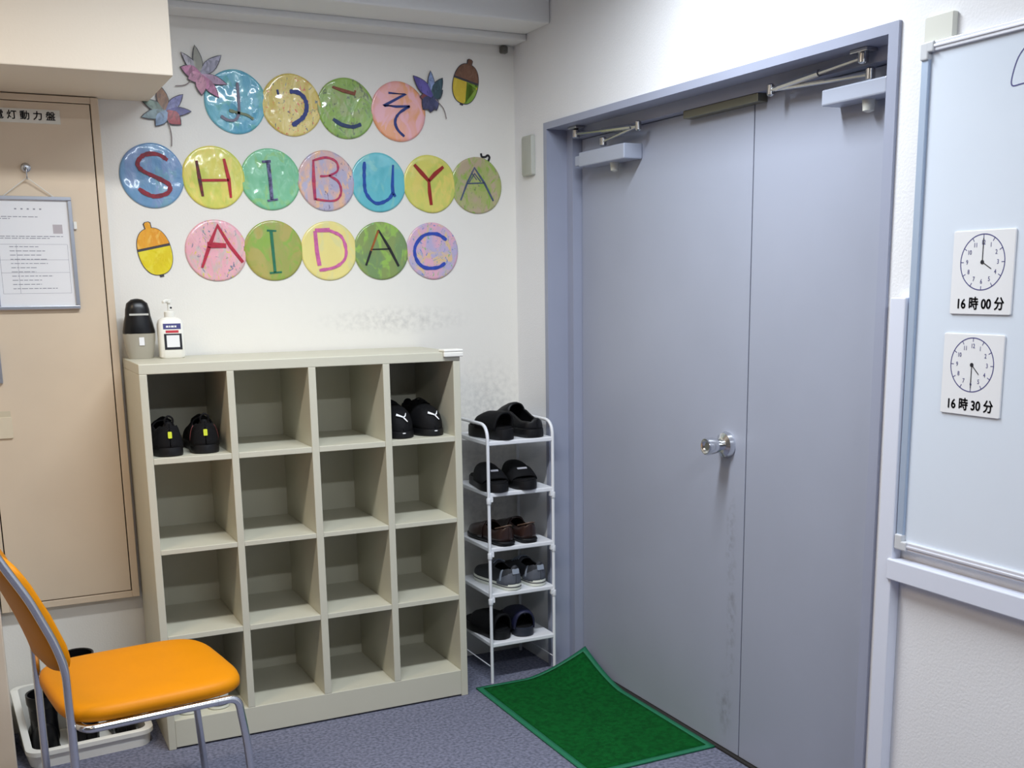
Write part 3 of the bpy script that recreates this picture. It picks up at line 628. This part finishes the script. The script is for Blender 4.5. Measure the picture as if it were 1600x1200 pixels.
def sneaker(name, label, loc, rz, side, L=.275, W=.048, up=BLACKF, so=BLACK, tongue=None, heel=None, mid=None, group=None, loop=False, logo=None, tab=None, trimm=None, lace=None, zs=1., patch=None, ht=None):
    r = shoe_root(name, label, loc, rz, 'shoe', group); r.scale = (1, 1, zs)
    obj('sole', sole(L, W, 0, .026, side), so, r, True)
    if mid: obj('midsole_band', sole(L, W, .010, .019, side, 1.05), mid, r, True)
    ht = ht or [(0, .072), (.06, .078), (.2, .062), (.34, .066), (.42, .074), (.52, .066), (.66, .050), (.8, .040), (.93, .030), (1, .014)]
    solid(obj('upper', upper(L, W, .022, ht, side, .035, .40), up, r, 'all'))
    pts, _ = soleline(L, W, side); obj('insole', slab(bmesh.new(), pts, [(.026, .86), (.030, .84)]), mat('insole_dark', C(28, 28, 32), .8), r)
    b = bmesh.new(); rings(b, [[(x*.026, y_+.0*x, z+abs(x)*-.006) for x, z in ((-1, 0), (-.5, .004), (0, .006), (.5, .004), (1, 0), (.5, -.002), (0, -.002), (-.5, -.002))] for y_, z in ((.36*L, .108), (.42*L, .100), (.50*L, .090), (.58*L, .079))])
    obj('tongue', b, tongue or up, r, True)
    b = bmesh.new()
    for k in range(4):
        t = .43+.055*k; h = interp(ht, t)+.024; tube(b, smooth_path([(-.026, t*L, h-.010), (0, t*L+.004, h+.002), (.026, t*L, h-.010)], 4), .0022, 6)
    obj('laces', b, lace or up, r, True)
    if heel:
        solid(obj('heel_counter', upper(L, W*1.035, .020, [(0, .055), (.06, .060), (.16, .046), (.3, .02)], side, 9, 9, t1=.26), heel, r, 'all'), .002, 1)
    if tab: obj('heel_tab', slab(bmesh.new(), rrect(-.006, .006, -.009, .009, .002), [(0, 1), (.0025, 1)]), tab, r, loc=(0, -.0020, .060), rot=(pi/2, 0, 0), label='yellow heel tab')
    if loop:
        b = bmesh.new(); tube(b, smooth_path([(-.011, .005, .088), (-.012, 0, .103), (0, -.002, .112), (.012, 0, .103), (.011, .005, .088)], 5), .003, 8); obj('pull_loop', b, up, r, True)
    if logo:
        b = bmesh.new()
        # leaping cat mark: haunch, body, tail and legs
        for P, wd in (([(-.019, .010), (-.006, .004), (.006, -.002)], [.009, .0065, .0045]), ([(.004, -.002), (.012, .003), (.016, .014)], [.005, .004, .002]), ([(.004, -.001), (.010, -.010), (.016, -.020)], [.0055, .0045, .0025])): ribbon(b, P, wd, 0, .0012)
        obj('emblem', b, PAPER, r, loc=logo[0], rot=logo[1], label='white leaping cat emblem')
        obj('toe_highlight', slab(bmesh.new(), oval(.006, .0018, 14, 1), [(0, 1), (.001, 1)]), PAPER, r, loc=logo[2], rot=(R(80), 0, pi))  # highlight on the glossy toe bumper, put in as a white oval
    if trimm:
        solid(obj('side_stripe', upper(L, W*1.03, .021, [(t, h+.002) for t, h in ht], side, 0, 1, R(46), 4, 18, .16, .20), trimm, r, 'all'), .0015, 1)
    if patch: obj('heel_patch', slab(bmesh.new(), rrect(-.015, .015, -.010, .010, .003), [(0, 1), (.003, .95)]), patch, r, loc=(0, .0015, .074), rot=(R(80), 0, 0))
    return r
def loafer(label, loc, rz, side, L=.272, W=.045):
    r = shoe_root('leather_shoe', label, loc, rz, 'shoe', 'brown leather shoes on the rack')
    obj('sole', sole(L, W, .006, .018, side, 1.06), BLACK, r, True)
    pts, _ = soleline(L*.27, W*.98, side); hp = slab(bmesh.new(), [p for p in rrect(-W*.76, W*.76, 0, L*.27, W*.5)], [(0, 1), (.008, 1)]); obj('heel_block', hp, BLACK, r)
    ht = [(0, .060), (.06, .064), (.2, .048), (.34, .050), (.44, .062), (.52, .056), (.66, .046), (.8, .040), (.93, .030), (1, .014)]
    solid(obj('upper', upper(L, W, .016, ht, side, .035, .42, R(52)), BROWN, r, 'all'))
    p2, _ = soleline(L, W, side); obj('insole', slab(bmesh.new(), p2, [(.018, .86), (.022, .84)]), mat('insole_brown', C(40, 30, 26), .7), r)
    b = upper(L, W*1.04, .016, [(t, h+.003) for t, h in ht], side, 9, 9, t0=.46, t1=.56); solid(obj('saddle_strap', b, BROWN, r, 'all'), .002, 1)
    b = bmesh.new(); tube(b, smooth_path([(-.030, .05, .062), (-.02, .012, .074), (0, .001, .079), (.02, .012, .074), (.030, .05, .062)], 5), .0028, 8); obj('collar_binding', b, mat('binding_tan', C(96, 74, 60), .5), r, True)
    return r
def slide(name, label, loc, rz, side, L=.265, W=.048, so=BLACK, st=BLACKF, logo=None, th=.034, H=.050, s0=.42, s1=.80, group=None, bedm=None, drop=.35):
    r = shoe_root(name, label, loc, rz, 'sandal', group)
    obj('sole', sole(L, W, 0, th, side, 1.05), so, r, True)
    pts, bend = soleline(L, W, side); obj('footbed', slab(bmesh.new(), pts, [(th-.001, .97), (th+.005, .96), (th+.004, .86)]), bedm or BLACKF, r, True)
    hs = lambda k: H*(1-drop*k*k)*(1-.10*(2*k-1)**2)
    b = bmesh.new(); g = []; n, m = 10, 18
    for i in range(n+1):
        t = s0+(s1-s0)*i/n; wv = interp(WT, t)*W*1.06; hh = hs(i/n)
        g.append([b.verts.new((bend(t)+wv*math.copysign(abs(cos(pi*j/m))**.8, cos(pi*j/m)), t*L+.012*sin(pi*j/m)*(1 if i > n/2 else -1), th-.006+(hh+.006)*sin(pi*j/m)**.85)) for j in range(m+1)])
    for i in range(n):
        for j in range(m): b.faces.new((g[i][j], g[i][j+1], g[i+1][j+1], g[i+1][j]))
    sp = solid(obj('strap', b, st, r, 'all'), .006, 1)
    if logo:
        k = logo[0]; y = (s0+(s1-s0)*k)*L+(.012 if k > .5 else -.012); z = th-.006+hs(k)+.006
        sl_ = math.atan2(hs(k+.1)-hs(k-.1), (s1-s0)*.2*L); nrm = Vector((0, -sin(sl_), cos(sl_)))
        p = Vector((0, y, z))+nrm*.0063
        obj('strap_logo', slab(bmesh.new(), rrect(-logo[1], logo[1], -.0045, .0045, .002), [(0, 1), (.0012, 1)]), mat('logo_grey', C(170, 170, 178), .5), r, loc=p, rot=(sl_, 0, 0), label='grey strap logo')
    return r
def clog(label, loc, rz, side, L=.275, W=.053):
    r = shoe_root('clog', label, loc, rz, 'shoe', None)
    obj('sole', sole(L, W, 0, .034, side, 1.04), BLACK, r, True)
    ht = [(0, .040), (.06, .046), (.2, .046), (.34, .066), (.46, .088), (.58, .092), (.72, .076), (.86, .052), (.95, .034), (1, .014)]
    solid(obj('upper', upper(L, W, .030, ht, side, .03, .50, R(40)), BLACK, r, 'all'), .006)
    p2, _ = soleline(L, W, side); obj('insole', slab(bmesh.new(), p2, [(.034, .84), (.040, .82)]), BLACKF, r)
    return r
def boot(label, loc, rz, side, H=.27, L=.27, W=.048, lean=0):
    r = shoe_root('rubber_boot', label, loc, rz, 'boot', 'black boots in the floor bin'); r.rotation_euler = (R(lean), 0, R(rz))
    obj('sole', sole(L, W, 0, .022, side, 1.06), BLACK, r, True)
    ht = [(0, .09), (.1, .10), (.3, .10), (.42, .085), (.6, .056), (.8, .046), (.93, .034), (1, .014)]
    obj('foot', upper(L, W, .018, ht, side, 9, 9), BLACKG, r, 'all')
    b = bmesh.new(); rs = []
    for z, rx_, ry_, cy in ((.06, .042, .056, .066), (.11, .041, .052, .062), (.16, .044, .052, .060), (H-.03, .048, .056, .058), (H-.006, .049, .057, .058), (H, .049, .057, .058), (H-.002, .043, .051, .058), (H-.08, .042, .050, .058)): rs.append([(x, y+cy, z) for x, y in oval(rx_, ry_, 24, 1)])
    obj('shaft', rings(b, rs, True, True), BLACKG, r, True)
    return r

# shoes in the cabinet
sneaker('sneaker', 'left of two yellow-tabbed black sneakers in the top left cubby', (-1.404, -.380, .9652), 0, -1, W=.052, tab=YEL, loop=True, so=BLACK, zs=1.15, heel=BLACKF, group='black sneakers in the top left cubby')
sneaker('sneaker', 'right of two yellow-tabbed black sneakers in the top left cubby', (-1.293, -.370, .9652), -3, 1, W=.052, tab=YEL, loop=True, so=BLACK, zs=1.15, heel=BLACKF, group='black sneakers in the top left cubby', trimm=mat('coral', C(120, 60, 60), .5))
LG = ((0, .2660, .0745), (R(54), 0, pi), (0, .2866, .020))
TOE = [(0, .085), (.06, .092), (.2, .085), (.34, .092), (.42, .096), (.52, .090), (.66, .084), (.80, .078), (.88, .067), (.94, .050), (.98, .030), (1, .014)]
sneaker('sneaker', 'black sneaker with a white leaping cat emblem, left one in the top right cubby', (-.612, -.098, .9652), 177, -1, L=.28, W=.050, logo=LG, so=BLACK, group='black sneakers in the top right cubby', ht=TOE)
sneaker('sneaker', 'black sneaker with a white leaping cat emblem, right one in the top right cubby', (-.506, -.090, .9652), 180, 1, L=.28, W=.050, logo=LG, so=BLACK, group='black sneakers in the top right cubby', ht=TOE)
for x, sd, lab in ((-1.404, -1, 'left'), (-1.308, 1, 'right')):
    sneaker('indoor_shoe', 'white rubber-soled shoe, %s one in the bottom left cubby behind the orange chair' % lab, (x, -.372, .1002), 0, sd, L=.26, W=.044, up=mat('white_canvas', C(214, 214, 206), .7), so=OFFW, mid=mat('sole_line', C(70, 70, 72), .6), group='white shoes in the bottom left cubby')
# shoes on the rack
slide('slide_sandal', 'black thick-soled slide sandal on the top tier of the white rack, beside a clog', (-.208, -.338, .9252), 9, -1, L=.235, W=.044, th=.042, H=.060, s0=.12, s1=.62)
clog('big black open clog at the right of the top tier of the white rack', (-.085, -.332, .9252), 10, 1)
slide('slide_sandal', 'black slide sandal with a grey strap logo, left one on the second tier', (-.228, -.085, .7342), 176, 1, logo=(.72, .015), drop=.8, H=.058, group='black slides on the second rack tier')
slide('slide_sandal', 'black slide sandal with a grey strap logo, right one on the second tier', (-.128, -.085, .7342), 180, -1, logo=(.72, .020), drop=.8, H=.058, group='black slides on the second rack tier')
loafer('brown leather slip-on, left one on the third tier of the white rack', (-.212, -.338, .5262), 6, -1)
loafer('brown leather slip-on, right one on the third tier of the white rack', (-.115, -.330, .5262), 4, 1)
for x, y, rz, sd, lab in ((-.185, -.335, 8, -1, 'left'), (-.075, -.325, 8, 1, 'right')):
    sneaker('running_shoe', 'grey running shoe with a white heel sole, %s one on the fourth tier' % lab, (x, y, .3502), rz, sd, L=.268, W=.045, up=DGREY, so=OFFW, heel=GREY, mid=mat('sole_line', C(70, 70, 72)), tongue=DGREY, lace=LGREY, patch=LGREY, trimm=LGREY, group='grey running shoes on the fourth rack tier')
slide('slide_sandal', 'black slide sandal on the lowest tier, the left one', (-.226, -.312, .1562), 6, -1, so=BLACK, H=.066, s0=.06, s1=.62, group='slides on the lowest rack tier')
slide('slide_sandal', 'black slide sandal with a navy sole edge on the lowest tier, the right one', (-.138, -.318, .1562), -8, 1, so=mat('slate_rubber', C(38, 42, 54), .5), st=NAVY, H=.064, s0=.06, s1=.62, group='slides on the lowest rack tier')

# ------------------------------------------------------------------ bin with boots
bn = thing('shoe_bin', 'low white plastic bin of boots and shoes on the floor behind the orange chair', 'bin', (-1.722, -.20, 0))
b = bmesh.new(); out = rrect(-.192, .190, -.145, .165, .045, 6); inn = rrect(-.176, .174, -.129, .149, .036, 6)
def hz(y): return .058+.125*max(0, min(1, (y+.09)/.16))
base = [(x*.97, y*.97) for x, y in out]
ob = [(x, y, .0) for x, y in base]; ot = [(x, y, hz(y)) for x, y in out]; it = [(x, y, hz(y)) for x, y in inn]; ib = [(x*.97, y*.97, .008) for x, y in inn]
lip = [(x*1.03, y*1.035, hz(y)-.016) for x, y in out]; lip2 = [(x*1.03, y*1.035, hz(y)-.002) for x, y in out]; under = [(x*.99, y*.99, hz(y)-.018) for x, y in out]
rings(b, [ob, under, lip, lip2, ot, it, ib]); obj('bin_body', b, PLASTICW, bn, True)
bn.rotation_euler = (0, 0, R(6)); bn.location = (-1.722, -.195, 0)
pp = thing('paper_scrap', 'crumpled white paper in the floor bin, in front of the boots', 'paper', (-1.772, -.296, .009))
obj('sheet', slab(bmesh.new(), [(-.05, -.012), (.0, -.016), (.055, -.006), (.05, .010), (0, .014), (-.045, .010)], [(0, 1), (.012, .9), (.014, .6)]), PAPER, pp)
boot('black rubber boot at the left end of the floor bin', (-1.842, -.290, .0085), 0, -1, H=.20, L=.235, W=.048)
boot('taller black rubber boot in the floor bin, its top showing behind the orange seat', (-1.722, -.272, .0085), 0, 1, H=.31, L=.235, W=.046)
sneaker('dark_shoe', 'black low shoe at the right end of the floor bin', (-1.600, -.292, .0085), 2, 1, L=.225, W=.043, up=BLACKG, so=BLACK)

# ------------------------------------------------------------------ chair
ch = thing('stacking_chair', 'orange vinyl stacking chair with a chrome tube frame in the left foreground', 'chair', (-1.806, -1.195, 0), (0, 0, R(7)))
# local: u forward = +x, v left = +y; rear near upright at origin
V = .45; FU = .418
def upr(v): return [(.0, v, .0), (0, v, .25), (0, v, .50), (-.002, v, .58), (-.018, v, .648), (-.042, v, .712), (-.068, v, .774), (-.105, v, .845), (-.125, v, .885)]
for v in (0, V):
    b = bmesh.new(); tube(b, smooth_path(upr(v), 5), .0105, 12); obj('leg', b, CHROME, ch, True)
b = bmesh.new()
tube(b, fillet([(FU-.06, -.008, .424), (.035, -.008, .424), (.022, .03, .424), (.022, V-.03, .424), (.035, V+.008, .424), (FU-.06, V+.008, .424)], .05, 6), .0105, 12)
obj('seat_frame', b, CHROME, ch, True)
for v in (-.008, V+.008):
    b = bmesh.new(); tube(b, fillet([(FU-.0595, v, .424), (FU-.005, v, .424), (FU+.012, v, .30), (FU+.030, v, 0)], .05, 8), .0105, 12); obj('leg', b, CHROME, ch, True)
for p in ((0, 0), (0, V), (FU+.030, -.008), (FU+.030, V+.008)):
    obj('foot_cap', lathe(bmesh.new(), [(.012, 0), (.013, .003), (.013, .025), (.0115, .027)], 14, (p[0], p[1], 0)), BLACK, ch, True)
def sq_outline(x0, x1, y0, y1, n=48, e=.42):
    f = lambda v: math.copysign(abs(v)**e, v)
    return [((x0+x1)/2+(x1-x0)/2*f(cos(2*pi*k/n)), (y0+y1)/2+(y1-y0)/2*f(sin(2*pi*k/n))) for k in range(n)]
so_ = sq_outline(-.012, FU+.035, -.012, V+.012)
obj('seat', slab(bmesh.new(), so_, [(.434, .93), (.435, .975), (.442, 1.0), (.455, 1.0), (.465, .985), (.472, .94), (.476, .86), (.477, .6), (.475, .3)]), ORANGE, ch, 'all')
b = bmesh.new(); ol = sq_outline(-1, 1, -1, 1, 56, .28); prof = [(-.002, .58), (-.018, .648), (-.042, .712), (-.068, .774), (-.105, .845), (-.128, .892)]
def bp_(v, l, d):
    z = .565+.305*(l+1)/2; u = interp([(z_, u_) for u_, z_ in prof], z)
    bow = -.030*(1-v*v); return (u+bow+d*.93+.014, V/2+v*(V/2-.004), z+d*.35)
rings(b, [[bp_(x*s, y*s, d) for x, y in ol] for d, s in ((-.022, .25), (-.022, .6), (-.021, .88), (-.017, .96), (-.008, 1.0), (.006, 1.0), (.014, .96), (.018, .88), (.020, .6), (.020, .25))])
obj('backrest', b, ORANGE, ch, 'all')

# ------------------------------------------------------------------ green mat
mt = thing('door_mat', 'green entrance mat with one corner curled up against the door', 'mat', (-.14, -.79, 0))
NX, NY = 26, 44; MX0, MX1, MY0, MY1 = -.232, .238, -.435, .425
def mz(x, y):
    d = max(0, 1-math.hypot((x-MX1)/.27, (y-MY1)/.30)); return .0012+.095*d**1.5
def mgrid(cond, z0, th):
    b = bmesh.new(); top = {}; bot = {}
    xs = [MX0, MX0+.022]+[MX0+.022+(MX1-MX0-.044)*k/NX for k in range(1, NX)]+[MX1-.022, MX1]
    ys = [MY0, MY0+.022]+[MY0+.022+(MY1-MY0-.044)*k/NY for k in range(1, NY)]+[MY1-.022, MY1]
    for i in range(len(xs)-1):
        for j in range(len(ys)-1):
            edge = i == 0 or j == 0 or i == len(xs)-2 or j == len(ys)-2
            if edge != cond: continue
            q = []
            for a, c in ((i, j), (i+1, j), (i+1, j+1), (i, j+1)):
                if (a, c) not in top:
                    z = mz(xs[a], ys[c])
                    d = max(0, 1-math.hypot((xs[a]-MX1)/.27, (ys[c]-MY1)/.30))
                    X = xs[a]-.012*d; Y = ys[c]-.02*d
                    top[(a, c)] = b.verts.new((X, Y, z+z0+th)); bot[(a, c)] = b.verts.new((X, Y, z+z0))
                q.append((a, c))
            b.faces.new([top[k] for k in q]); b.faces.new([bot[k] for k in q[::-1]])
    be = [e for e in b.edges if len(e.link_faces) == 1]
    for e in list(be):
        v1, v2 = e.verts
        if v1 in top.values():
            k1 = [k for k, v in top.items() if v is v1][0]; k2 = [k for k, v in top.items() if v is v2][0]
            b.faces.new((v1, v2, bot[k2], bot[k1]))
    return b
obj('pile', mgrid(False, 0, .007), GREENM, mt, 'all'); obj('border', mgrid(True, 0, .0055), GREENB, mt, 'all')
